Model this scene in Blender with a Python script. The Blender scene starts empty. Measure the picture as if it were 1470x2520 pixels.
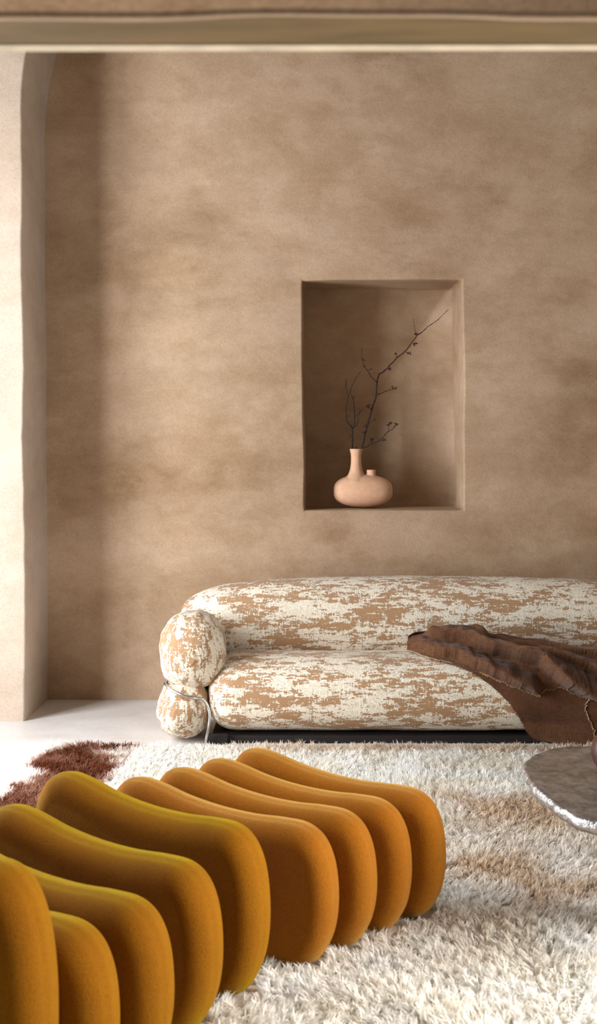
import bpy, bmesh, math, random
import numpy as np
from mathutils import Vector, Matrix, noise as mnoise

R = random.Random(7)
rng = np.random.default_rng(11)
scene = bpy.context.scene
COL = scene.collection
F, HOR, VPX, CAMZ = 2800.0, 1130.0, 740.0, 1.18      # focal length in px, horizon row, vanishing column, eye height

def atd(px, py, d):                                   # point seen at (px,py) standing at distance d
    return Vector(((px - VPX) / F * d, d, CAMZ - (py - HOR) / F * d))
def atz(px, py, z):
    d = (CAMZ - z) * F / (py - HOR)
    return Vector(((px - VPX) / F * d, d, z))

# ------------------------------------------------------------------ helpers
def link(o, parent=None, **props):
    COL.objects.link(o)
    if parent: o.parent = parent
    for k, v in props.items(): o[k] = v
    return o
def mesh_obj(name, verts, faces, mat, parent=None, smooth=True, **props):
    me = bpy.data.meshes.new(name)
    me.from_pydata([tuple(v) for v in verts], [], faces)
    me.update()
    if smooth:
        me.polygons.foreach_set('use_smooth', [True] * len(me.polygons))
    if mat: me.materials.append(mat)
    return link(bpy.data.objects.new(name, me), parent, **props)
def fix_normals(o):
    bm = bmesh.new(); bm.from_mesh(o.data)
    bmesh.ops.recalc_face_normals(bm, faces=bm.faces)
    bm.to_mesh(o.data); bm.free()
    return o
def empty(name, loc, **props):
    o = bpy.data.objects.new(name, None)
    o.location = loc; o.empty_display_size = .05
    return link(o, None, **props)
def local(o):                                          # meshes are written in world metres; put them under their Empty
    if o.parent:
        l = o.parent.location.copy()
        p = o.parent
        if p.parent: l = l + p.parent.location
        o.data.transform(Matrix.Translation(-l))
    return o
class MB:
    def __init__(s): s.v = []; s.f = []
    def add(s, verts, faces):
        n = len(s.v); s.v += [Vector(v) for v in verts]; s.f += [tuple(i + n for i in f) for f in faces]
    def box(s, x0, x1, y0, y1, z0, z1):
        s.add([(x0,y0,z0),(x1,y0,z0),(x1,y1,z0),(x0,y1,z0),(x0,y0,z1),(x1,y0,z1),(x1,y1,z1),(x0,y1,z1)],
              [(0,3,2,1),(4,5,6,7),(0,1,5,4),(1,2,6,5),(2,3,7,6),(3,0,4,7)])
    def rings(s, rings, closed=True, cap0=True, cap1=True):
        n = len(rings[0]); vs = [p for r in rings for p in r]; fs = []
        for i in range(len(rings) - 1):
            for j in range(n if closed else n - 1):
                k = (j + 1) % n
                fs.append((i*n+j, i*n+k, (i+1)*n+k, (i+1)*n+j))
        if cap0: fs.append(tuple(range(n - 1, -1, -1)))
        if cap1: fs.append(tuple((len(rings)-1)*n + j for j in range(n)))
        s.add(vs, fs)
    def tube(s, pts, radii, sides=8):
        pts = [Vector(p) for p in pts]
        if not hasattr(radii, '__len__'): radii = [radii] * len(pts)
        rr = []; up = Vector((0.13, 1, 0.21)).normalized()
        for i, p in enumerate(pts):
            t = (pts[min(i+1, len(pts)-1)] - pts[max(i-1, 0)]).normalized()
            a = up - t * up.dot(t)
            if a.length < 1e-4: a = t.orthogonal()
            a.normalize(); b = t.cross(a); up = a
            rr.append([p + (a * math.cos(q) + b * math.sin(q)) * radii[i] for q in (2*math.pi*k/sides for k in range(sides))])
        s.rings(rr)
    def lathe(s, prof, cx, cy, sides=40):
        s.rings([[(cx + r*math.cos(q), cy + r*math.sin(q), z) for q in (2*math.pi*k/sides for k in range(sides))] for r, z in prof])
    def blob(s, c, r, seed=0, nu=8, nv=5, axis=None):
        c = Vector(c); ax = Vector(axis).normalized() if axis is not None else Vector((0,0,1))
        q = ax.to_track_quat('Z', 'Y'); rr = []
        for i in range(1, nv):
            a = math.pi * i / nv
            rr.append([c + q @ Vector((r[0]*math.sin(a)*math.cos(b), r[1]*math.sin(a)*math.sin(b), -r[2]*math.cos(a))) for b in (2*math.pi*k/nu for k in range(nu))])
        s.rings(rr)
    def build(s, name, mat, parent=None, smooth=True, **props):
        o = mesh_obj(name, s.v, s.f, mat, parent, smooth, **props)
        fix_normals(o)
        return local(o)
def catmull(pts, n, closed=False):
    P = [Vector(p) for p in pts]; out = []; m = len(P); segs = m if closed else m - 1
    for i in range(segs):
        if closed: a, b, c, d = P[(i-1) % m], P[i], P[(i+1) % m], P[(i+2) % m]
        else: a, b, c, d = P[max(i-1, 0)], P[i], P[i+1], P[min(i+2, m-1)]
        for k in range(n):
            t = k / n
            out.append(.5*((2*b) + (c-a)*t + (2*a-5*b+4*c-d)*t*t + (3*b-a-3*c+d)*t**3))
    if not closed: out.append(P[-1])
    return out
def smoothmod(o, lv=1):
    m = o.modifiers.new('sub', 'SUBSURF'); m.levels = lv; m.render_levels = lv
    return o
def bevel(o, w=.006, seg=3):
    m = o.modifiers.new('bev', 'BEVEL'); m.width = w; m.segments = seg; m.limit_method = 'ANGLE'
    return o

# ------------------------------------------------------------------ materials
def srgb(r, g, b):
    f = lambda c: (c/255/12.92) if c/255 <= .04045 else ((c/255 + .055)/1.055)**2.4
    return (f(r), f(g), f(b), 1)
class NM:
    def __init__(s, name):
        s.m = bpy.data.materials.new(name); s.m.use_nodes = True
        s.nt = s.m.node_tree; s.b = s.nt.nodes['Principled BSDF']; s.co = None
    def n(s, t, **kw):
        x = s.nt.nodes.new(t)
        for k, v in kw.items():
            if k in x.inputs: x.inputs[k].default_value = v
            else: setattr(x, k, v)
        return x
    def l(s, a, b): s.nt.links.new(a, b)
    def coord(s, scale=(1,1,1), kind='Object', rot=(0,0,0)):
        tc = s.n('ShaderNodeTexCoord'); mp = s.n('ShaderNodeMapping')
        mp.inputs['Scale'].default_value = scale; mp.inputs['Rotation'].default_value = rot
        s.l(tc.outputs[kind], mp.inputs['Vector']); return mp.outputs['Vector']
    def noise(s, vec, scale, detail=4, rough=.5, dist=0):
        x = s.n('ShaderNodeTexNoise'); x.inputs['Scale'].default_value = scale; x.inputs['Detail'].default_value = detail
        x.inputs['Roughness'].default_value = rough; x.inputs['Distortion'].default_value = dist
        s.l(vec, x.inputs['Vector']); return x.outputs['Fac']
    def ramp(s, fac, stops):
        x = s.n('ShaderNodeValToRGB'); e = x.color_ramp.elements
        while len(e) < len(stops): e.new(.5)
        for i, (p, c) in enumerate(stops): e[i].position = p; e[i].color = c if len(c) == 4 else (*c, 1)
        s.l(fac, x.inputs['Fac']); return x.outputs['Color']
    def mix(s, fac, a, b, mode='MIX'):
        x = s.n('ShaderNodeMix', data_type='RGBA', blend_type=mode)
        for sock, v in ((x.inputs[0], fac), (x.inputs[6], a), (x.inputs[7], b)):
            if hasattr(v, 'links'): s.l(v, sock)
            else: sock.default_value = v
        return x.outputs[2]
    def math(s, op, a, b=0):
        x = s.n('ShaderNodeMath', operation=op)
        for sock, v in ((x.inputs[0], a), (x.inputs[1], b)):
            if hasattr(v, 'links'): s.l(v, sock)
            else: sock.default_value = v
        return x.outputs[0]
    def bump(s, h, strength=.3, dist=.01, normal=None):
        x = s.n('ShaderNodeBump'); x.inputs['Strength'].default_value = strength; x.inputs['Distance'].default_value = dist
        s.l(h, x.inputs['Height'])
        if normal: s.l(normal, x.inputs['Normal'])
        return x.outputs['Normal']
    def out(s, color=None, rough=.8, normal=None, **kw):
        if color is not None:
            if hasattr(color, 'links'): s.l(color, s.b.inputs['Base Color'])
            else: s.b.inputs['Base Color'].default_value = color
        if hasattr(rough, 'links'): s.l(rough, s.b.inputs['Roughness'])
        else: s.b.inputs['Roughness'].default_value = rough
        if normal: s.l(normal, s.b.inputs['Normal'])
        for k, v in kw.items():
            s.b.inputs[k.replace('_', ' ')].default_value = v
        return s.m

def m_plaster(name='plaster', a=(163,136,108), b=(140,112,83), c=(174,149,123), mx=.24):
    n = NM(name); v = n.coord()
    big = n.noise(n.coord((1, 1, 1.4)), 1.1, 9, .62, .15)
    med = n.noise(n.coord((1, 1, 1.5)), 3.1, 10, .7, .1)
    streak = n.noise(n.coord((.6, 1, 2.6)), 1.7, 10, .68, .25)
    base = n.ramp(big, [(.36, srgb(*b)), (.5, srgb(*a)), (.64, srgb(*c))])
    m2 = n.ramp(med, [(.42, srgb(124,101,77)), (.58, srgb(184,163,142))])
    col = n.mix(mx, base, m2)
    s2 = n.ramp(streak, [(.44, (0,0,0)), (.62, (1,1,1))])
    col = n.mix(n.math('MULTIPLY', s2, .18), col, srgb(190,170,151))
    grain = n.noise(v, 130, 3, .7)
    col = n.mix(.3, col, n.ramp(grain, [(.3, srgb(112,92,72)), (.5, srgb(188,170,150)), (.7, srgb(224,208,190))]), 'SOFT_LIGHT')
    h = n.math('ADD', n.math('MULTIPLY', big, .5), n.math('MULTIPLY', n.noise(v, 9, 6, .6), .5))
    nn = n.bump(h, .25, .02); nn = n.bump(grain, .22, .004, nn)
    return n.out(col, .85, nn, Specular_IOR_Level=.25)

def m_floor():
    n = NM('microcement'); v = n.coord()
    a = n.noise(n.coord((1, 1.6, 1)), 2.4, 6, .6, .4); g = n.noise(v, 40, 5, .6)
    col = n.ramp(a, [(.35, srgb(196,189,182)), (.65, srgb(212,207,202))])
    col = n.mix(.12, col, n.ramp(g, [(.35, srgb(190,170,152)), (.65, srgb(240,234,228))]))
    return n.out(col, n.math('ADD', n.math('MULTIPLY', a, .25), .32), n.bump(g, .05, .004), Specular_IOR_Level=.4)

def m_felt(name, base, hi, sheen=.25, tint=(255,205,90)):
    n = NM(name); v = n.coord()
    big = n.noise(v, 9, 4, .6); fine = n.noise(n.coord((1, 1, .5)), 420, 3, .7)
    col = n.mix(big, srgb(*base), srgb(*hi))
    sp = n.ramp(fine, [(.34, (.6,.56,.54)), (.5, (1,1,1)), (.68, (1.15,1.12,1.1))])
    col = n.mix(.75, col, sp, 'MULTIPLY')
    nn = n.bump(big, .12, .02); nn = n.bump(fine, .5, .004, nn)
    return n.out(col, .95, nn, Specular_IOR_Level=.12, Sheen_Weight=sheen, Sheen_Roughness=.4, Sheen_Tint=srgb(*tint))

def m_boucle(name, scale):
    n = NM(name); v = n.coord(scale)
    wig = n.noise(n.coord(), 120, 3, .7)
    p1 = n.noise(v, 1.0, 7, .70, .25)
    p2 = n.noise(n.coord(tuple(c * .33 for c in scale)), 1.0, 3, .5)
    p3 = n.noise(n.coord((scale[2], scale[1], scale[0])), 1.4, 4, .6)
    s = n.math('ADD', n.math('MULTIPLY', p1, 1.0), n.math('MULTIPLY', p2, .55))
    s = n.math('ADD', s, n.math('MULTIPLY', p3, .22))
    s = n.math('ADD', s, n.math('MULTIPLY', n.math('SUBTRACT', wig, .5), .26))
    d1 = n.noise(n.coord((26, 60, 190)), 1, 3, .6); d2 = n.noise(n.coord((190, 60, 26)), 1, 3, .6)
    s = n.math('ADD', s, n.math('MULTIPLY', n.math('SUBTRACT', n.math('MAXIMUM', d1, d2), .56), .5))
    mask = n.ramp(s, [(.848, (0,0,0)), (.866, (1,1,1))])
    tan = n.mix(wig, srgb(154,116,82), srgb(174,137,101))
    cream = n.ramp(wig, [(.3, srgb(208,190,162)), (.6, srgb(243,231,210))])
    col = n.mix(mask, tan, cream)
    loops = n.noise(n.coord(), 210, 3, .8)
    h = n.math('ADD', n.math('MULTIPLY', mask, n.math('ADD', loops, .5)), n.math('MULTIPLY', loops, .3))
    return n.out(col, .95, n.bump(h, .7, .006), Specular_IOR_Level=.15, Sheen_Weight=.12)

def m_linen():
    n = NM('linen'); 
    w1 = n.noise(n.coord((40, 40, 260)), 1, 2, .5); w2 = n.noise(n.coord((260, 40, 40)), 1, 2, .5)
    w = n.math('MULTIPLY', n.math('ADD', w1, w2), .5); b = n.noise(n.coord(), 11, 5, .6)
    col = n.mix(b, srgb(76,47,29), srgb(104,71,47))
    col = n.mix(.6, col, n.ramp(w, [(.36, (.5,.46,.42)), (.6, (1.25,1.2,1.15))]), 'MULTIPLY')
    return n.out(col, .9, n.bump(w, .4, .003), Specular_IOR_Level=.15, Sheen_Weight=.1)

def m_simple(name, col, rough=.6, metallic=0, var=.12, scale=14, bumps=.1, spec=.4):
    n = NM(name); f = n.noise(n.coord(), scale, 5, .6)
    c = srgb(*col); lo = tuple(x * (1 - 2*var) for x in c[:3]) + (1,); hi = tuple(min(1, x * (1 + var)) for x in c[:3]) + (1,)
    return n.out(n.ramp(f, [(.3, lo), (.7, hi)]), rough, n.bump(f, bumps, .004), Metallic=metallic, Specular_IOR_Level=spec)

def m_wood():
    n = NM('olive_wood'); f = n.noise(n.coord((3, 14, 14)), 2, 6, .6, .6)
    return n.out(n.ramp(f, [(.3, srgb(100,78,40)), (.7, srgb(126,100,58))]), .6, n.bump(f, .2, .004))

def m_cast():
    n = NM('cast_aluminium'); v = n.coord()
    a = n.noise(v, 26, 5, .65, .6); b = n.noise(v, 85, 4, .7); c = n.noise(v, 6, 3, .5)
    h = n.math('ADD', n.math('MULTIPLY', a, .6), n.math('ADD', n.math('MULTIPLY', b, .3), n.math('MULTIPLY', c, .5)))
    col = n.ramp(a, [(.3, srgb(128,124,120)), (.6, srgb(205,203,202))])
    return n.out(col, n.math('ADD', n.math('MULTIPLY', b, .35), .12), n.bump(h, .7, .016), Metallic=1.0)

def m_pile():
    n = NM('wool_pile'); at = n.n('ShaderNodeVertexColor', layer_name='col')
    n.out(at.outputs['Color'], .9, None, Specular_IOR_Level=.1)
    tr = n.n('ShaderNodeBsdfTranslucent'); n.l(at.outputs['Color'], tr.inputs['Color'])
    mx = n.n('ShaderNodeMixShader'); mx.inputs[0].default_value = .5
    n.l(n.b.outputs[0], mx.inputs[1]); n.l(tr.outputs[0], mx.inputs[2])
    n.l(mx.outputs[0], n.nt.nodes['Material Output'].inputs['Surface'])
    return n.m

PL = m_plaster(); PIER = m_plaster('lit_pier_plaster', (172,157,143), (162,145,129), (180,167,154), .13); LIME = m_simple('limewash', (122,120,116), .9, 0, .06, 3); FL = m_floor(); OLIVE = m_wood()  # PIER: same plaster, paler to put the stronger light into its colour
PALE = m_simple('pale_batten', (224,206,176), .6)
BOU_H = m_boucle('boucle_weave_along', (14, 40, 52))
BOU_V = m_boucle('boucle_weave_upright', (48, 40, 16))
LIN = m_linen(); FRAY = m_simple('frayed_thread', (196,160,120), .9)
FELT_FAR = m_felt('felt_ochre', (122,67,2), (138,82,8), .45, (255,215,120))
FELT_NEAR = m_felt('felt_mustard', (112,64,0), (128,78,1), .34, (215,215,20))
STEEL = m_simple('brushed_steel', (200,196,190), .28, 1.0, .08)
DARK = m_simple('dark_wood_and_shade', (26,17,12), .7)  # wood of the feet; also stands in for shade under sofa and in necks
CAST = m_cast(); CLAY = m_simple('matte_clay', (205,160,128), .75, 0, .05, 40, .05, .3)
BROWNCLAY = m_simple('brown_clay', (60,28,14), .4, 0, .15)
TWIG = m_simple('twig_bark', (44,29,21), .9, 0, .25, 90, .4); BUD = m_simple('bud_red_brown', (74,34,22), .8, 0, .25, 60)
PILE = m_pile(); BACKING = m_simple('rug_backing', (214,196,172), .95)
FRAME = m_simple('painted_window_frame', (205,190,170), .5)

# ------------------------------------------------------------------ room
XL, XR, YN, YA, YB, ZC = -2.4, 2.1, -1.6, 5.12, 5.58, 4.4
def wob(v, a=.004, s=3.0, k=0):
    return a * mnoise.noise(Vector((v[0]*s + k, v[1]*s, v[2]*s)))
st = dict(kind='structure')
mb = MB(); mb.box(XL-.2, XR+.2, YN-.2, YB+.75, -.12, 0); mb.build('floor', FL, None, False, **st)
mb = MB(); mb.box(XL-.2, XR+.2, YN-.2, YB+.75, ZC, ZC+.15); mb.build('ceiling', LIME, None, False, **st)
def side_wall(name, x0, x1, y0, y1, z0, z1):            # a wall with one opening
    m = MB(); m.box(x0, x1, YN, y0, 0, ZC); m.box(x0, x1, y1, YB+.6, 0, ZC)
    m.box(x0, x1, y0, y1, 0, z0); m.box(x0, x1, y0, y1, z1, ZC)
    m.build(name, LIME, None, False, **st)
W1 = (2.85, 4.3, .12, 2.75); W2 = (1.55, 2.9, .2, 2.1)
side_wall('wall_left', XL-.2, XL, *W1)
side_wall('wall_right', XR, XR+.2, *W2)
def win(name, x, y0, y1, z0, z1):
    m = MB(); t = .05
    m.box(x-.03, x+.03, y0, y0+t, z0, z1); m.box(x-.03, x+.03, y1-t, y1, z0, z1)
    m.box(x-.03, x+.03, y0, y1, z0, z0+t); m.box(x-.03, x+.03, y0, y1, z1-t, z1)
    ym = (y0+y1)/2; m.box(x-.025, x+.025, ym-.02, ym+.02, z0, z1)
    m.build(name, FRAME, None, False, **st)
win('window_1', XL-.1, *W1); win('window_2', XR+.1, *W2)

# back wall with its niche (one hand-plastered surface)
def rrect(c, nseg):                                      # closed outline through 4 corners, nseg points a side
    out = []
    for i in range(4):
        a, b = Vector(c[i]), Vector(c[(i+1) % 4])
        out += [a.lerp(b, k/nseg) for k in range(nseg)]
    return out
NS = 40
hole = [atd(743,690,YB), atd(1139,688,YB), atd(1142,1255,YB), atd(751,1255,YB)]
back = [atd(748,712,YB+.42), atd(1111,713,YB+.42), atd(1119,1243,YB+.42), atd(757,1245,YB+.42)]
hx, hz = .012, .012
def ring(c, y, grow=0, w=1.0):
    pts = rrect(c, NS); cen = sum((Vector(q) for q in c), Vector())/4; out = []
    for i, p in enumerate(pts):
        sd = i // NS; q = p.copy(); q.y = y
        d = [(0,1),(1,0),(0,-1),(-1,0)][sd]
        if i % NS == 0:
            d2 = [(-1,1),(1,1),(1,-1),(-1,-1)][sd]; d = d2
        q.x += d[0]*grow; q.z += d[1]*grow
        q.x += w*wob(p, .006, 4, 3); q.z += w*wob(p, .006, 4, 9)
        out.append(q)
    return out
outer = [Vector((XL,YB,ZC)), Vector((XR,YB,ZC)), Vector((XR,YB,0)), Vector((XL,YB,0))]
rings = [ring(outer, YB, 0, 0)]
rb = .011
for k in range(6):
    a = k/5*math.pi/2
    rings.append(ring(hole, YB + rb*(1-math.cos(a)), rb*(1-math.sin(a))))
for t in (.25, .5, .75, .96):
    rings.append(ring([Vector(h).lerp(Vector(b), t) for h, b in zip(hole, back)], YB + .42*t, 0))
rings.append(ring(back, YB+.42, -.004))
mb = MB(); mb.rings(rings, True, False, True)
wb = mb.build('wall_back', PL, None, True, **st)
# shell behind it is closed by the niche itself

# arched front layer of the alcove
def lean(z): return -1.240 - .0053*z
SPR, AR, AXR = 2.75, 1.55, 1.92
outl = [Vector((lean(z), YA, z)) for z in np.linspace(0, SPR, 46)]
x0 = lean(SPR); cx = (x0 + AXR)/2; ra = (AXR - x0)/2
for a in np.linspace(math.pi, 0, 60)[1:-1]:
    outl.append(Vector((cx + ra*math.cos(a), YA, SPR + AR*math.sin(a)*.98)))
outl += [Vector((AXR, YA, z)) for z in np.linspace(SPR, 0, 20)]
def outerpt(p):
    if p.z < SPR + .02: return Vector((XL if p.x < cx else XR, YA, p.z))
    d = Vector((p.x-cx, 0, p.z-SPR)); 
    kx = ((XR-cx) if d.x > 0 else (cx-XL)) / max(abs(d.x), 1e-6); kz = (ZC-SPR)/max(d.z, 1e-6)
    k = min(kx, kz); return Vector((cx + d.x*k, YA, SPR + d.z*k))
def inward(i):
    a, b = outl[max(i-1,0)], outl[min(i+1,len(outl)-1)]; t = (b-a).normalized()
    return Vector((t.z, 0, -t.x))                       # into the opening
rr = [[outerpt(p) for p in outl]]
rb = .012
for k in range(6):
    a = k/5*math.pi/2
    row = []
    for i, p in enumerate(outl):
        q = p - inward(i)*rb*(1-math.sin(a)); q.y = YA + rb*(1-math.cos(a))
        q = q + inward(i)*(wob(p, .009, 2.2, 5)+wob(p, .004, 9, 1)); row.append(q)
    rr.append(row)
for t in (.3, .6, 1.0):
    rr.append([p + inward(i)*(wob(p, .009, 2.2, 5)*(1-.5*t)) + Vector((0, (YB-YA)*t, 0)) for i, p in enumerate(outl)])
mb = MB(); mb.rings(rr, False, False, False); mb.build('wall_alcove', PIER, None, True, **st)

# the low lintel near the camera: plaster mass, olive board under it, pale batten along the far edge
LD = 1.2; ZL = CAMZ + (HOR-41)/F*LD
mb = MB(); n = 120; rows = []
for i in range(n + 1):
    x = -2.4 + 4.5*i/n
    px = VPX + x/1.18*F
    py = 40 - 9*math.exp(-((px-830)/330)**2) + 4*mnoise.noise(Vector((x*9, 0, 0)))
    z = CAMZ + (HOR - py)/F*1.18
    rows.append([(x,1.18,ZC-.01),(x,1.18,z+.006),(x,1.182,z+.001),(x,1.186,z),(x,1.26,z+.02),(x,1.26,ZC-.01)])
mb.rings(rows); mb.build('trim_1', PL, None, True, **st)
d2 = LD*(HOR-41)/(HOR-109); d3 = LD*(HOR-41)/(HOR-124)
mb = MB(); mb.box(-2.4, 2.1, LD-.01, d2, ZL, ZL+.012); mb.build('trim_2', OLIVE, None, False, **st)
mb = MB(); rows = []
for x, dd in ((-2.4, -.010), (2.1, .009)):
    rows.append([(x,d2-dd*.3,ZL-.001),(x,d2-dd*.3,ZL+.03),(x,d3-dd,ZL+.03),(x,d3-dd,ZL-.001)])
mb.rings(rows); mb.build('trim_3', PALE, None, False, **st)

# ------------------------------------------------------------------ vase with two necks
VD = YB + .15
def pxr(p): return p/F*VD
vb = atd(894, 1250, VD)
zs = atd(0, 1248, YB+.1).z
SILL = CAMZ - (1255-HOR)/F*YB + .002
VZ = SILL + .004
vase = empty('vase', (vb.x, VD, VZ), label='matte pink clay vase with two necks, one tall and one short, in the wall niche', category='vase')
k = VD/F
cx0 = (894-VPX)*k
mb = MB(); rings_ = []
NB = 40
for i in range(1, NB):
    a = math.pi*i/NB; u = -math.cos(a); w = abs(math.sin(a))**.66
    rings_.append([(cx0 + 72.5*k*u, VD + 40*k*w*math.cos(q), VZ + 40.5*k + 40.5*k*w*math.sin(q)*(1 if math.sin(q) > 0 else .985)) for q in (2*math.pi*j/40 for j in range(40))])
mb.rings(rings_)
zt = lambda py: VZ + (1251 - py)*k
mb.lathe([(17.2*k,zt(1107)),(15.2*k,zt(1112)),(13.4*k,zt(1120)),(12.8*k,zt(1132)),(13.4*k,zt(1145)),(15.2*k,zt(1157)),(19*k,zt(1168)),(26*k,zt(1178)),(34*k,zt(1188)),(34*k,zt(1205))], (877-VPX)*k, VD)
mb.lathe([(12*k,zt(1158)),(11.2*k,zt(1164)),(11.4*k,zt(1171)),(13.5*k,zt(1178)),(19*k,zt(1186)),(24*k,zt(1196))], (914-VPX)*k, VD)
vo = mb.build('vase_body', CLAY, vase)
rm = vo.modifiers.new('rm', 'REMESH'); rm.mode = 'VOXEL'; rm.voxel_size = .0032; rm.use_smooth_shade = True
sm = vo.modifiers.new('sm', 'SMOOTH'); sm.factor = .5; sm.iterations = 9
dg = bpy.context.evaluated_depsgraph_get()
me = bpy.data.meshes.new_from_object(vo.evaluated_get(dg)); vo.modifiers.clear(); vo.data = me
me.polygons.foreach_set('use_smooth', [True]*len(me.polygons))
for nm, px, r, py in (('neck_shade_disc', 877, 14.2, 1107.6), ('short_neck_shade_disc', 914, 9.4, 1158.5)):  # dark discs painted in for the shade inside the necks
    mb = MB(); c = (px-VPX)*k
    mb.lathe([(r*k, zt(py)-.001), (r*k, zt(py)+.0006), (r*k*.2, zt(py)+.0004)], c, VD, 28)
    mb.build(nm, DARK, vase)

# ------------------------------------------------------------------ branches
def zp(X, Y, dd=0):                                     # position measured in the niche
    return atd(720 + X/3.2667, 660 + Y/3.2667, VD + dd)
def jag(pts, amp=.0016, seed=0):
    out = []
    P = catmull(pts, 4)
    for i, p in enumerate(P):
        out.append(p + Vector((R.uniform(-1,1), R.uniform(-1,1), R.uniform(-1,1)))*amp*(0 if i in (0, len(P)-1) else 1))
    return out
def branch(name, label, foot, limbs, buds):
    root = empty(name, foot, label=label, category='branch', group='bare twigs in the two-necked vase')
    mb = MB()
    for pts, r0, r1, dep in limbs:
        P = [zp(X, Y, dep[0] + (dep[1]-dep[0])*i/max(1, len(pts)-1)) for i, (X, Y) in enumerate(pts)]
        Q = jag(P); m = len(Q)
        mb.tube(Q, [1.22*(r0 + (r1-r0)*i/(m-1)) + (.0006 if R.random() < .18 else 0) for i in range(m)], 7)
        for i in range(3, m-1, 4):                      # nodes and spurs
            q = Q[i]; d = Vector((R.uniform(-1,1), R.uniform(-.6,.6), R.uniform(-.2,1))).normalized()
            mb.tube([q, q + d*.004, q + d*R.uniform(.006,.011)], [.0016, .0012, .0004], 5)
    mb.build('stem', TWIG, root)
    for X, Y, dep, s in buds:
        c = zp(X, Y, dep); m = MB()
        for j in range(R.randint(5, 8)):
            d = Vector((R.uniform(-1,1), R.uniform(-1,1), R.uniform(-.7,1))).normalized()
            s = s; e = c + d*.0105*s*R.uniform(.4, 1.1)
            m.tube([c, e], [.0007, .0006], 4)
            m.blob(e, (.0034*s, .0034*s, .0055*s), axis=d, nu=6, nv=4)
            if R.random() < .5:
                f = e + Vector((R.uniform(-1,1), R.uniform(-1,1), R.uniform(-1,1)))*.006*s
                m.tube([e, f], [.0008, .0003], 4)
        m.build('blossom_cluster', BUD, root)
    return root
nk = Vector(((877-VPX)*k, VD, zt(1107)))
branch('flowering_branch', 'long dark budding branch leaning right from the tall vase neck', nk, [
    ([(548,1500),(560,1457),(585,1330),(600,1270),(640,1130),(668,1040),(680,920),(700,850)], .0046, .0031, (0,.03)),
    ([(700,850),(745,820),(790,775),(840,720),(905,670),(950,610),(1000,545),(1050,505),(1100,462),(1170,415),(1255,332)], .0028, .0009, (.03,.1)),
    ([(680,920),(640,880),(610,830),(575,780),(560,730),(556,690),(563,648)], .002, .0006, (.02,-.03)),
    ([(680,1015),(720,1005),(760,985),(800,975),(840,958)], .0018, .0008, (.02,-.02)),
    ([(635,1140),(620,1125),(605,1110)], .0016, .001, (.01,0)),
    ([(600,1268),(630,1245),(655,1215)], .0016, .001, (.01,-.02)),
    ([(566,1445),(640,1415),(705,1380),(760,1325),(815,1285),(840,1255)], .0024, .001, (0,-.05)),
    ([(765,1320),(775,1285),(783,1240)], .0013, .0008, (-.03,-.04)),
    ([(705,1380),(725,1388),(745,1372)], .0012, .0008, (-.02,-.02)),
    ([(635,1415),(632,1395),(640,1370)], .0012, .0008, (-.01,-.02)),
    ([(840,720),(838,705),(828,688)], .0014, .0008, (.05,.04)),
    ([(1000,545),(990,510),(978,450),(972,405)], .0012, .0005, (.06,.05)),
    ([(905,670),(935,685)], .0012, .0008, (.05,.04))],
    [(605,1110,0,1.1),(655,1222,-.02,1),(783,1252,-.04,1.2),(832,1262,-.05,1.1),(635,1380,-.02,1.2),(738,1380,-.02,1),(815,965,-.02,1.3),(692,1016,.01,.9),
     (772,812,.035,1.1),(625,812,0,1),(570,735,-.01,.9),(575,785,-.01,.8),(938,686,.04,1.1),(982,603,.06,1.2),(1000,525,.06,1.2),(830,692,.04,.7),(582,1268,.01,.8),(570,1322,0,.9)])
branch('forked_branch', 'shorter dark forked twig standing upright on the left of the vase neck', nk + Vector((-.02,0,0)), [
    ([(488,1500),(483,1457),(484,1370),(482,1290)], .0042, .0034, (0,-.01)),
    ([(482,1290),(450,1250),(430,1200),(432,1120),(443,1045),(434,960),(432,888)], .003, .0012, (-.01,-.04)),
    ([(443,1045),(460,1000),(475,950),(510,890),(548,825)], .0024, .0009, (-.03,-.05)),
    ([(486,1288),(500,1220),(495,1130),(492,1070),(490,1030)], .0029, .0014, (-.01,.02)),
    ([(492,1062),(480,1040),(474,1026)], .0016, .0009, (.02,.02)),
    ([(490,1285),(520,1255),(530,1190),(540,1150),(537,1122)], .0028, .0012, (-.01,-.03)),
    ([(505,1200),(530,1170),(562,1138)], .0018, .001, (0,-.03)),
    ([(430,1200),(448,1190)], .0014, .001, (-.02,-.02))],
    [(475,1350,0,.8),(448,1188,-.02,.6),(515,1445,0,.7),(473,1265,-.01,.6),(430,945,-.04,.5),(540,1140,-.03,.6)])

# ------------------------------------------------------------------ sofa
SX0, SX1 = -.556, 1.70
sofa = empty('sofa', (.57, 5.0, 0), label='cream and tan bouclé sofa with rounded rolls set in the plastered alcove', category='sofa')
def lumpy(p, amp, s=6, k=0):
    p = Vector(p)
    return p + mnoise.noise_vector(p*s + Vector((k,k,k)))*amp
def se(c, e): return math.copysign(abs(c)**e, c)
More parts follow.
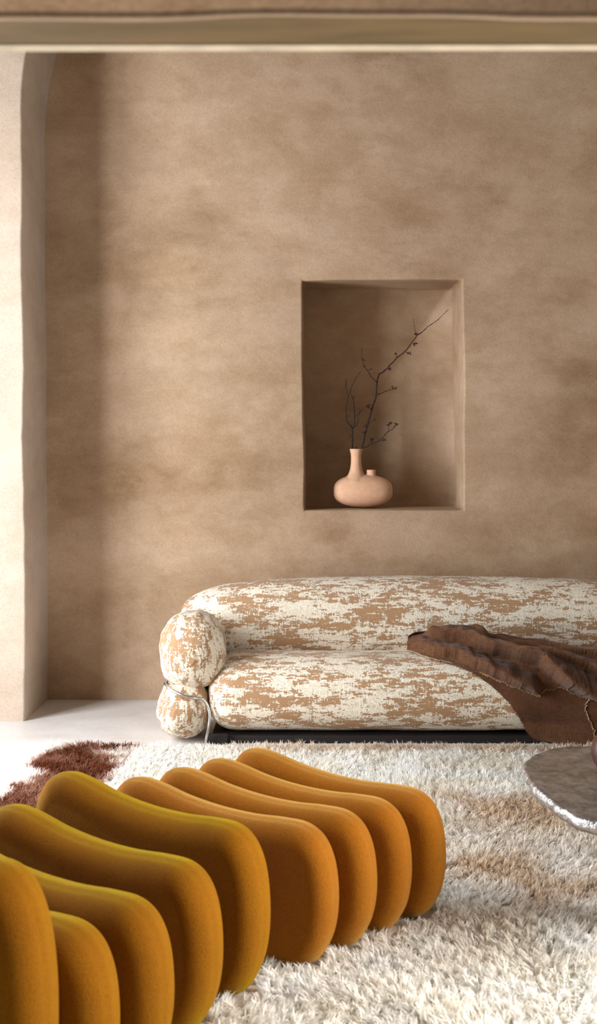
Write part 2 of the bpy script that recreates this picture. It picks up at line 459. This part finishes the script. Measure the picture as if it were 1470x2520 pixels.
# back roll
mb = MB(); rings_ = []
tab_s = [0,.003,.012,.035,.07,.11,.2,.39,.7,1.05]; tab_z = [.05,.19,.33,.48,.60,.69,.82,.93,.98,1.0]; tab_y = [.05,.22,.38,.56,.70,.79,.9,.97,1,1]
xs = list(np.concatenate([SX0 + np.linspace(0, 1, 26)**2.2*.7, np.linspace(SX0+.74, SX1-.74, 16), SX1 - np.linspace(1, 0, 26)**2.2*.7]))
for x in xs:
    s = min(x-SX0, SX1-x); fz = np.interp(s, tab_s, tab_z); fy = np.interp(s, tab_s, tab_y)
    row = []
    for j in range(48):
        q = 2*math.pi*j/48; c, sn = math.cos(q), math.sin(q)
        row.append(lumpy((x, 5.235 + .215*fy*se(c,.92), .435 + (.208 if sn > 0 else .22)*(fz if sn > 0 else fy)*se(sn,.92)), .004, 5))
    rings_.append(row)
mb.rings(rings_); smoothmod(mb.build('backrest', BOU_H, sofa))
# seat
S0, S1, SYC, SYA, SZC, SZB = -.392, 1.52, 4.91, .25, .188, .160
def seat_prof(q):
    return SYC + SYA*se(math.cos(q), .8), SZC + SZB*se(math.sin(q), .78)
mb = MB(); rings_ = []
def endf(s, l, e=2.3): 
    t = min(1, s/l); return max(.04, (1-(1-t)**e))**(1/e)
xs = list(np.concatenate([S0 + np.linspace(0,1,22)**1.8*.2, np.linspace(S0+.26, S1-.26, 22), S1 - np.linspace(1,0,22)**1.8*.2]))
for x in xs:
    s = min(x-S0, S1-x); f = endf(s, .13, 2.6); g = endf(s, .15, 2.5)
    row = []
    for j in range(56):
        q = 2*math.pi*j/56; y, z = seat_prof(q)
        row.append(lumpy((x, SYC + (y-SYC)*(.25+.75*f), SZC + (z-SZC)*(.1+.9*g)), .005, 5, 2))
    rings_.append(row)
mb.rings(rings_); smoothmod(mb.build('seat_cushion', BOU_H, sofa))
# arms: upper roll and lower roll, pinched by a steel band
def roll(name, cx, cz, ax, az, y0, y1, mat, k=0, le=.16, wr=0):
    m = MB(); rows = []
    ys = list(np.concatenate([y0 + np.linspace(0,1,24)**1.9*le, np.linspace(y0+le+.05, y1-le-.05, 10), y1 - np.linspace(1,0,24)**1.9*le]))
    for y in ys:
        f = endf(min(y-y0, y1-y), le, 2.05); row = []
        for j in range(56):
            q = 2*math.pi*j/56
            p = Vector((cx + ax*f*se(math.cos(q),.9), y, cz + az*f*se(math.sin(q),.9)))
            p = lumpy(p, .010, 7, k)
            if wr: p += Vector((math.cos(q),0,math.sin(q)))*wr*(mnoise.noise(Vector((q*5, y*2, k)))-.2)*f
            row.append(p)
        rows.append(row)
    m.rings(rows); return smoothmod(m.build(name, mat, sofa))
for sgn, mx in ((1, 0), (-1, SX0+SX1+.04)):
    X = lambda x: x if sgn == 1 else mx - x
    roll('arm_roll', X(-.459), .368, .141, .163, 4.650, 5.08, BOU_V, 4, .16, .008)
    roll('arm_base', X(-.492), .136, .113, .132, 4.655, 5.10, BOU_V, 8, .15, .012)
    band = [(-.55,4.85,.245),(-.565,4.75,.247),(-.553,4.700,.244),(-.525,4.672,.230),(-.480,4.652,.214),(-.440,4.652,.204),(-.405,4.672,.194),(-.384,4.680,.168),(-.373,4.672,.128),(-.377,4.668,.080),(-.388,4.680,.030),(-.390,4.70,.012)]
    mb = MB(); mb.tube(catmull([(X(a),b,c) for a,b,c in band], 6), .0062, 10); mb.build('steel_band', STEEL, sofa)
for x in (-.345, 1.46):
    mb = MB(); mb.box(x-.045, x+.045, 4.70, 4.715, 0, .045); bevel(mb.build('foot', DARK, sofa, False))
mb = MB(); mb.box(-.37, 1.46, 4.72, 5.30, .0, .034); bevel(mb.build('plinth_and_shade', DARK, sofa, False))  # sofa base, brought forward and blackened to stand in for the shadow gap

# ------------------------------------------------------------------ throw over the seat
NQ = 240
prof = [(SYC + SYA*se(math.cos(q), .8), SZC + SZB*se(math.sin(q), .78)) for q in np.linspace(math.radians(62), math.radians(262), NQ)]
plen = [0]
for a, b in zip(prof, prof[1:]): plen.append(plen[-1] + math.hypot(a[0]-b[0], a[1]-b[1]))
STOT = plen[-1]
def seat_at(s):
    y = np.interp(s, plen, [p[0] for p in prof]); z = np.interp(s, plen, [p[1] for p in prof])
    y2 = np.interp(s+.012, plen, [p[0] for p in prof]); z2 = np.interp(s+.012, plen, [p[1] for p in prof])
    y1 = np.interp(s-.012, plen, [p[0] for p in prof]); z1 = np.interp(s-.012, plen, [p[1] for p in prof])
    t = Vector((0, y2-y1, z2-z1)).normalized() if math.hypot(y2-y1, z2-z1) > 1e-6 else Vector((0,0,-1))
    nrm = Vector((0, t.z, -t.y))
    return Vector((0, y, z)), nrm
def find_s(py):                                         # the visible stretch of seat at that height
    best, bs = 9e9, 0
    for i in range(NQ):
        y, z = prof[i]; v = HOR + (CAMZ-z)/y*F
        if abs(v-py) < best: best, bs = abs(v-py), plen[i]
    return bs
def pos(x, s, h):
    p, nr = seat_at(min(s, STOT)); return Vector((x, p.y, p.z)) + nr*h
throw = empty('throw_blanket', (.95, 4.8, .35), label='crumpled brown linen throw draped over the sofa seat and its front edge', category='blanket')
# under layer: left edge measured along the seat
edge_px = [(1004,1596),(1030,1612),(1075,1628),(1130,1645),(1180,1668),(1215,1692),(1255,1728),(1280,1765),(1305,1805),(1335,1836)]
es = []
for px, py in edge_px:
    s = find_s(min(py, 1806)); p, _ = seat_at(s)
    es.append((s, (px-VPX)/F*p.y))
es[-1] = (es[-2][0] + .05, es[-1][1])
sx = [e[0] for e in es]; xx = [e[1] for e in es]
SMAX = es[-1][0]
def left_x(s): return float(np.interp(s, sx, xx))
verts = []; faces = []; NU, NV = 70, 90
front_y = min(p[0] for p in prof)
for i in range(NV+1):
    s = sx[0] + (SMAX - sx[0])*i/NV
    xl = left_x(s) + .004*mnoise.noise(Vector((s*60, 0, 0)))
    for j in range(NU+1):
        x = xl + (1.50-xl)*(j/NU)**1.15
        h = .006 + .006*(mnoise.noise(Vector((x*7, s*5, 1)))+.4)
        fold = math.sin((x*15 + s*4) + 2*mnoise.noise(Vector((x*3, s*2, 4))))
        fr = max(0, min(1, (s-.42)/.2)); h += .010*fr*(fold+1)*min(1,(x-xl)/.06)
        p = pos(x, s, h)
        if p.z < .19:                                    # below the bulge the cloth hangs straight
            p.y = min(p.y, front_y + .02 - h)
        p.z = max(p.z, .012)
        verts.append(p)
for i in range(NV):
    for j in range(NU):
        a = i*(NU+1)+j; faces.append((a, a+1, a+NU+2, a+NU+1))
low = mesh_obj('lower_layer', verts, faces, LIN, throw); local(low)
def solid(o, t=.004):
    m = o.modifiers.new('sol', 'SOLIDIFY'); m.thickness = t; m.offset = 0
    return o
solid(low)
left_edge = [verts[i*(NU+1)] for i in range(NV+1)]
hang_edge = []
for i in range(NV+1):
    row = verts[i*(NU+1):(i+1)*(NU+1)]
    if .05 < row[0].z and sx[0] + (SMAX-sx[0])*i/NV > .38:
        q = min(row, key=lambda v: abs(v.x - 1.185 - .02*math.sin(v.z*30)))
        hang_edge.append(q + Vector((0, -.004, .001)))
# upper layer, gathered in long folds
bx_px = [(1002,1592),(1060,1588),(1120,1588),(1190,1592),(1280,1600),(1400,1612),(1500,1620),(1700,1640)]
hem_px = [(1004,1606),(1060,1624),(1120,1638),(1180,1657),(1230,1677),(1285,1697),(1322,1710),(1342,1698),(1380,1690),(1430,1712),(1480,1722),(1560,1745),(1700,1760)]
RIDGES = [  # crest line, height along it, fall in front, fall behind
    ([(1000,1596),(1060,1612),(1130,1630),(1200,1656),(1260,1684),(1320,1706),(1330,1712)], [(1000,.030),(1200,.044),(1310,.030),(1335,.0)], 4, 14),
    ([(1040,1590),(1120,1604),(1200,1625),(1290,1655),(1380,1682),(1440,1706),(1500,1720),(1600,1750)], [(1030,.0),(1060,.045),(1200,.066),(1400,.07),(1600,.06)], 4, 22),
    ([(1080,1580),(1190,1600),(1280,1622),(1400,1655),(1520,1695),(1600,1715)], [(1070,.0),(1090,.036),(1250,.034),(1500,.04)], 5, 18),
    ([(1150,1578),(1250,1600),(1330,1614),(1450,1640),(1600,1680)], [(1150,.0),(1190,.028),(1350,.03),(1600,.03)], 6, 16),
]
lump_px = [(1000,.0),(1006,.02),(1030,.045),(1060,.062),(1100,.066),(1150,.060),(1185,.056),(1200,.026),(1280,.022),(1400,.018),(1500,.016),(1700,.014)]
NU, NV = 230, 110
verts = []; faces = []
ip = lambda px, tab: float(np.interp(px, [p[0] for p in tab], [p[1] for p in tab]))
for j in range(NU+1):
    px = 1002 + (1560-1002)*(j/NU)
    yb = max(ip(px, bx_px), 1606); yh = ip(px, hem_px) + 3*mnoise.noise(Vector((px*.06, 0, 0)))
    sb = find_s(yb) - .03; hb = ip(px, lump_px); u = j/NU
    sh = max(find_s(yh), sb + .03)
    for i in range(NV+1):
        t = i/NV; s = sb + (sh-sb)*t
        p0, _ = seat_at(s); py = HOR + (CAMZ-p0.z)/p0.y*F
        py = min(py, yb + (yh-yb)*t) if py < yb + 2 else py
        py = yb - 14*(1-u) + (yh-yb+14*(1-u))*t
        x = (px-VPX)/F*p0.y
        wv = 5*mnoise.noise(Vector((px*.018, t*1.5, 3)))
        h = .008 + hb*(1-t)**1.6
        hr = 0
        for crest, hs, fr, bk in RIDGES:
            dl = py + wv - ip(px, crest)
            hr += ip(px, hs)*math.exp(-(dl/(fr if dl > 0 else bk))**2)
        h += hr + .007*mnoise.noise(Vector((x*24, t*6, 2))) + .006*mnoise.noise(Vector((x*9 + t*9, t*7, 5)))
        h = max(h, .009)
        if i == 0: h = .004
        p = pos(x, s, h)
        p.y -= hr*.95
        verts.append(p)
for j in range(NU):
    for i in range(NV):
        a = j*(NV+1)+i; faces.append((a, a+NV+1, a+NV+2, a+1))
up = mesh_obj('folded_layer', verts, faces, LIN, throw); local(up); solid(up)
hem_edge = [verts[j*(NV+1)+NV] for j in range(NU+1)]
# rolled loop at the gathered corner
lp = [atd(1190,1572,5.0), atd(1120,1562,4.995), atd(1060,1564,4.985), atd(1022,1568,4.965), atd(1006,1582,4.935), atd(1022,1600,4.905), atd(1070,1618,4.88), atd(1130,1633,4.86), atd(1190,1652,4.82), atd(1250,1676,4.76)]
C = catmull(lp, 8); rows = []; m = len(C)
for i, c in enumerate(C):
    t = i/(m-1); wd = .022*math.sin(math.pi*min(1, .15 + t*.85))**.5 + .004
    row = []
    for j in range(9):
        v = j/8 - .5
        row.append(Vector((c.x, c.y + .010*math.cos(v*math.pi) * (-1 if t > .45 else 1), c.z + v*2*wd*.8)) + mnoise.noise_vector(c*30)*.003)
    rows.append(row)
mb = MB(); mb.rings(rows, False, False, False); solid(mb.build('corner_loop', LIN, throw), .005)
for nm, E, dens in (('fringe', left_edge, 3), ('fringe', hem_edge, 3), ('fringe', hang_edge, 3)):
    m = MB(); m.tube(E, .0016, 5)
    for i in range(len(E)-1):
        for q in range(dens):
            a = E[i].lerp(E[i+1], R.random()); d = Vector((R.uniform(-1,.4), R.uniform(-1,0), R.uniform(-1,.1))).normalized()*R.uniform(.004,.011)
            m.tube([a, a + d*.5 + Vector((R.uniform(-1,1),0,R.uniform(-1,1)))*.002, a + d], [.0007,.0006,.0003], 4)
    m.build(nm, LIN if E is left_edge else FRAY, throw)

# ------------------------------------------------------------------ ribbed seats
BASE = [(0,.28),(.010,.345),(.040,.388),(.085,.400),(.140,.390),(.215,.368),(.30,.352),(.39,.344),(.47,.344),(.53,.338),(.572,.312),(.598,.265),(.609,.20),(.607,.13),(.590,.072),(.550,.024),(.47,.014),(.30,.014),(.14,.014),(.06,.024),(.018,.07),(.002,.14),(-.002,.21)]
def rib(parent, mat, pl, pr, hs=1.0, thick=.114, zfun=None, bul=.050):
    pl, pr = Vector((*pl, 0)), Vector((*pr, 0)); L = (pr-pl).length; ux = (pr-pl).normalized(); nx = Vector((-ux.y, ux.x, 0))
    prof_ = [Vector((u/.609, z, 0)) for u, z in BASE]
    out = catmull([Vector((p.x*L, .02 + (p.y-.02)*hs, 0)) for p in prof_], 6, True)
    N = len(out); nrm = []
    for i in range(N):
        t = (out[(i+1) % N] - out[i-1]).normalized(); nrm.append(Vector((-t.y, t.x, 0)))
    c = sum(out, Vector())/N
    if sum((c-o).dot(q) for o, q in zip(out, nrm)) < 0: nrm = [-q for q in nrm]
    rows = []; K = 26
    for kk in range(K+1):
        th = math.pi*kk/K
        ins = bul*(1 - abs(math.sin(th))**.9); yy = -math.cos(th)*thick/2
        if kk in (11, 15): ins += .0014
        rows.append([pl + ux*(o.x + q.x*ins) + nx*yy + Vector((0,0,o.y + q.y*ins)) for o, q in zip(out, nrm)])
    m = MB(); m.rings(rows)
    return m.build('padded_rib', mat, parent)
far = empty('ribbed_stool', (-.05, 2.85, 0), label='ochre felt stool of four padded ribs, the one nearer the sofa', category='stool')
FARS = [((-.190,3.100),(.364,2.868)),((-.283,2.990),(.270,2.785)),((-.372,2.905),(.178,2.695)),((-.467,2.820),(.083,2.598))]
for a, b in FARS: rib(far, FELT_FAR, a, b)
near = empty('ribbed_stool', (-.5, 2.2, 0), label='mustard felt seat of padded ribs with a taller end rib, at lower left', category='stool')
NEARS = [((-.612,2.672),(-.072,2.452),1.14),((-.70,2.520),(-.165,2.292),1.06),((-.795,2.355),(-.246,2.120),1.03),((-.885,2.235),(-.330,2.000),1.04),((-.985,2.085),(-.413,1.885),1.50)]
for a, b, h in NEARS: rib(near, FELT_NEAR, a, b, h, .125, bul=.052)

# ------------------------------------------------------------------ low table
TZ = .335
pts = [atz(1286,1884,TZ), atz(1292,1903,TZ), atz(1318,1938,TZ), atz(1350,1966,TZ), atz(1392,1998,TZ), atz(1430,2015,TZ), atz(1470,2024,TZ)]
pts += [Vector(p) for p in ((.80,2.60,TZ),(1.0,2.55,TZ),(1.24,2.63,TZ),(1.42,2.85,TZ),(1.45,3.12,TZ),(1.30,3.34,TZ),(1.10,3.38,TZ))]
pts += [atz(1470,1835,TZ), atz(1400,1837,TZ), atz(1345,1845,TZ), atz(1302,1864,TZ)]
out = catmull(pts, 10, True); N = len(out)
cen = sum(out, Vector())/N
table = empty('coffee_table', (cen.x, cen.y, 0), label='low cast metal table with a rough shiny rim at the right frame edge', category='table')
rows = []
def shrink(kf, z, wv=0, seed=0):
    r = []
    for i, p in enumerate(out):
        d = (p - cen); L = d.length; q = cen + d*((L-kf)/L)
        w = mnoise.noise(Vector((p.x*26, p.y*26, seed)))*wv
        r.append(Vector((q.x + d.x/L*w, q.y + d.y/L*w, z + mnoise.noise(Vector((p.x*18, p.y*18, seed+5)))*wv*.5)))
    return r
for kf, z, wv in ((.09,TZ-.034,0),(.03,TZ-.036,.004),(.012,TZ-.033,.006),(.002,TZ-.024,.006),(0,TZ-.012,.007),(.003,TZ-.003,.006),(.010,TZ+.002,.005),(.020,TZ-.001,.003),(.03,TZ-.002,.001),(.10,TZ-.002,.001),(.22,TZ-.002,.001)):
    rows.append(shrink(kf, z, wv, 2))
mb = MB(); mb.rings(rows); mb.build('table_top', CAST, table)
for a, b in ((.80,2.82),(1.22,2.82),(1.02,3.22)):
    mb = MB(); mb.lathe([(.052,.012),(.055,.03),(.046,.12),(.042,.22),(.05,TZ-.036),(.05,TZ-.03)], a, b, 24)
    mb.build('leg', CAST, table)
bp = atd(1516, 1866, 3.06)
bowl = empty('clay_pot', (bp.x, bp.y, TZ), label='round reddish brown pot standing on the cast metal table', category='pot')
mb = MB(); r = .064
mb.lathe([(.030,TZ),(.048,TZ+.012),(.061,TZ+.035),(.065,TZ+.060),(.060,TZ+.086),(.046,TZ+.104),(.036,TZ+.112),(.037,TZ+.120),(.031,TZ+.120),(.028,TZ+.108),(.02,TZ+.1)], bp.x, bp.y)
mb.build('pot_body', BROWNCLAY, bowl)

# ------------------------------------------------------------------ shag rug
RX0, RX1, RY0, RY1 = -1.03, 1.45, 1.62, 4.585
rug = empty('shag_rug', ((RX0+RX1)/2, (RY0+RY1)/2, 0), label='cream shag rug with brown and partly shade-tinted beige patches under the stools and table', category='rug')
mb = MB(); mb.box(RX0+.01, RX1-.01, RY0+.01, RY1-.01, .002, .014); bevel(mb.build('backing', BACKING, rug, False), .004)
def vnoise(x, y, sc, seed):
    r = np.random.default_rng(seed); G = r.random((256, 256))
    X = x*sc + 1000.3; Y = y*sc + 1000.7
    xi = np.floor(X).astype(int); yi = np.floor(Y).astype(int); fx = X-xi; fy = Y-yi
    fx = fx*fx*(3-2*fx); fy = fy*fy*(3-2*fy)
    g = lambda a, b: G[a % 256, b % 256]
    return (g(xi,yi)*(1-fx)+g(xi+1,yi)*fx)*(1-fy) + (g(xi,yi+1)*(1-fx)+g(xi+1,yi+1)*fx)*fy
sp = .0150
gx, gy = np.meshgrid(np.arange(RX0+.008, RX1-.008, sp), np.arange(RY0+.008, RY1-.005, sp))
tx = gx.ravel() + rng.uniform(-.5,.5,gx.size)*sp; ty = gy.ravel() + rng.uniform(-.5,.5,gx.size)*sp
# keep what this side of the room can see (a margin either side), thin the rest
mgn = (tx > -(.36*ty)) & (tx < .36*ty) & (ty > 2.0)
keep = mgn | (rng.random(tx.size) < .55)
def inside(px_, py_, quad):
    r = np.ones(px_.size, bool)
    for i in range(4):
        a, b = quad[i], quad[(i+1) % 4]
        r &= ((b[0]-a[0])*(py_-a[1]) - (b[1]-a[1])*(px_-a[0])) > 0
    return r
for a, b in FARS + [(p, q) for p, q, _ in NEARS]:
    a, b = np.array(a), np.array(b); u = (b-a)/np.linalg.norm(b-a); nn = np.array((-u[1], u[0]))*.05
    a2, b2 = a + u*.02, b - u*.025
    keep &= ~inside(tx, ty, [a2-nn, b2-nn, b2+nn, a2+nn])
for a, b in ((.80,2.82),(1.22,2.82),(1.02,3.22)): keep &= np.hypot(tx-a, ty-b) > .056
tx, ty = tx[keep], ty[keep]
NT = tx.size; PER = 13
ang0 = vnoise(tx, ty, 4, 1)*2*np.pi*1.2 + rng.uniform(-1.9, 1.9, tx.size)
lean0 = .12 + .6*rng.random(tx.size) + .35*vnoise(tx, ty, 7, 3)
len0 = .037*(.72 + .34*vnoise(tx, ty, 9, 4) + .22*rng.random(tx.size))
edge = np.minimum.reduce([tx-RX0, RX1-tx, ty-RY0, RY1-ty])
# wool colour by zone; beige zones partly carry painted shade and warm light
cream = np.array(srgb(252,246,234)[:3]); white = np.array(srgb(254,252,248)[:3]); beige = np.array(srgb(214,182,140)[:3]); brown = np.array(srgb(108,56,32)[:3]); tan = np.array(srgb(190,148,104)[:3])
def sstep(a, b, v): t = np.clip((v-a)/(b-a), 0, 1); return t*t*(3-2*t)
wn = (vnoise(tx, ty, 3.5, 21)-.5)*.22 + (vnoise(tx, ty, 14, 22)-.5)*.1
dx, dy = (tx+.79+wn)/.19, (ty-4.30+wn)/.34
bz = 1 - sstep(.75, 1.15, np.sqrt(dx*dx+dy*dy))
dx, dy = (tx+.90+wn)/.10, (ty-3.92+wn)/.32
bz = np.maximum(bz, .85*(1 - sstep(.7, 1.2, np.sqrt(dx*dx+dy*dy))))
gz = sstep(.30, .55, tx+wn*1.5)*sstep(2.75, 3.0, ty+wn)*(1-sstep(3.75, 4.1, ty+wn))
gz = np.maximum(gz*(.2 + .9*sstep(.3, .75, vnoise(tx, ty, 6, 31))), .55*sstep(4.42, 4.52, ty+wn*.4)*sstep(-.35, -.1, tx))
mot = vnoise(tx, ty, 9, 23)
T = lambda a: np.repeat(a, PER)
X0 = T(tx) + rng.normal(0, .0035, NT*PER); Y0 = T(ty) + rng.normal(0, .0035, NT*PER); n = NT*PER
A = T(ang0) + rng.normal(0, .5, n); LE = np.clip(T(lean0) + rng.normal(0, .17, n), .05, 1.35); LN = T(len0)*rng.uniform(.72, 1.15, n)
d = np.stack([np.cos(A), np.sin(A)], 1)
Wd = rng.uniform(.0011, .0023, n)
ts = [0, .4, .75, 1.0]; cen_ = []
for t in ts:
    th = LE*t*1.15                                       # bends over towards its tip
    hor = LN*t*np.sin(th); ver = LN*t*np.cos(th)
    cen_.append(np.stack([X0 + d[:,0]*hor, Y0 + d[:,1]*hor, .012 + np.maximum(ver, .002)], 1))
sa = rng.uniform(0, np.pi, n); side = np.stack([np.cos(sa), np.sin(sa), np.zeros(n)], 1)
V = np.empty((n, 7, 3))
for i, wf in enumerate((.9, 1.0, .75)):
    V[:,2*i] = cen_[i] - side*(Wd*wf)[:,None]; V[:,2*i+1] = cen_[i] + side*(Wd*wf)[:,None]
V[:,6] = cen_[3]
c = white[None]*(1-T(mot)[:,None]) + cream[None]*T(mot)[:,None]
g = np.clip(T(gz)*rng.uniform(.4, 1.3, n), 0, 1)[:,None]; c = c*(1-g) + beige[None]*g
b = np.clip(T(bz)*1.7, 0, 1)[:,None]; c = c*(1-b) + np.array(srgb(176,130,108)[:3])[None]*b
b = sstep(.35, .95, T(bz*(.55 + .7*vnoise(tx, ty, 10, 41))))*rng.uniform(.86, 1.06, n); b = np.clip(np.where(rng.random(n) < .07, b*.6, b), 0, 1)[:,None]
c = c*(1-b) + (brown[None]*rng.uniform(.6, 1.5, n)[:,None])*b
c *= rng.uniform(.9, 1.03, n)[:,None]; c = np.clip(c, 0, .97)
me = bpy.data.meshes.new('pile')
V -= np.array([rug.location.x, rug.location.y, 0])[None,None]
me.vertices.add(n*7); me.vertices.foreach_set('co', V.astype(np.float32).ravel())
base = (np.arange(n)*7)[:,None]
lp_ = (base + np.array([[0,1,3,2, 2,3,5,4, 4,5,6]])).astype(np.int32).ravel()
me.loops.add(n*11); me.loops.foreach_set('vertex_index', lp_)
me.polygons.add(n*3)
ls = ((np.arange(n)*11)[:,None] + np.array([[0,4,8]])).astype(np.int32).ravel()
me.polygons.foreach_set('loop_start', ls)
me.polygons.foreach_set('use_smooth', np.ones(n*3, bool))
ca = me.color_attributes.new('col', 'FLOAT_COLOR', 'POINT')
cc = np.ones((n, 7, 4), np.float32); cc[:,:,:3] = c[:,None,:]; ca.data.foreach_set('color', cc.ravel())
me.update(); me.validate()
me.materials.append(PILE)
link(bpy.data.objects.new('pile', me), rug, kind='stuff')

# ------------------------------------------------------------------ light
def area(name, loc, rot, sx_, sy_, power, col, spread=180):
    l = bpy.data.lights.new(name, 'AREA'); l.shape = 'RECTANGLE'; l.size = sx_; l.size_y = sy_; l.energy = power; l.color = col; l.spread = math.radians(spread)
    o = bpy.data.objects.new(name, l); o.location = loc; o.rotation_euler = rot; COL.objects.link(o); return o
area('daylight_left', (XL-.14, (W1[0]+W1[1])/2, (W1[2]+W1[3])/2), (0, math.radians(-90), 0), W1[3]-W1[2]-.1, W1[1]-W1[0]-.1, 272, (.91, .97, 1.05))
area('daylight_right', (XR+.14, (W2[0]+W2[1])/2, (W2[2]+W2[3])/2), (0, math.radians(90), 0), W2[3]-W2[2]-.1, W2[1]-W2[0]-.1, 108, (.97, .97, .98), 112)
area('lintel_fill_light', (-.3, .74, 2.35), (0, 0, 0), .35, .35, 20, (1, .9, .8))  # unseen fill light, added to brighten the lintel front
w = bpy.data.worlds.new('sky'); scene.world = w; w.use_nodes = True
bg = w.node_tree.nodes['Background']; bg.inputs['Color'].default_value = (.75, .85, 1, 1); bg.inputs['Strength'].default_value = .08

# ------------------------------------------------------------------ camera
cd = bpy.data.cameras.new('camera'); cam = bpy.data.objects.new('camera', cd); COL.objects.link(cam)
cam.location = (0, 0, CAMZ); cam.rotation_euler = (math.radians(90), 0, 0)
cd.sensor_fit = 'HORIZONTAL'; cd.sensor_width = 24; cd.lens = F*24/1470
cd.shift_x = (735-VPX)/1470; cd.shift_y = -(1260-HOR)/1470
cd.clip_start = .05
cd.dof.use_dof = True; cd.dof.focus_distance = 4.5; cd.dof.aperture_fstop = 6.0
scene.camera = cam
scene.view_settings.view_transform = 'Standard'; scene.view_settings.look = 'None'
scene.view_settings.exposure = 0.0; scene.view_settings.gamma = 1.0; scene.view_settings.use_curve_mapping = False
scene.cycles.use_denoising = True
scene.cycles.max_bounces = 8; scene.cycles.diffuse_bounces = 4; scene.cycles.sample_clamp_indirect = 6
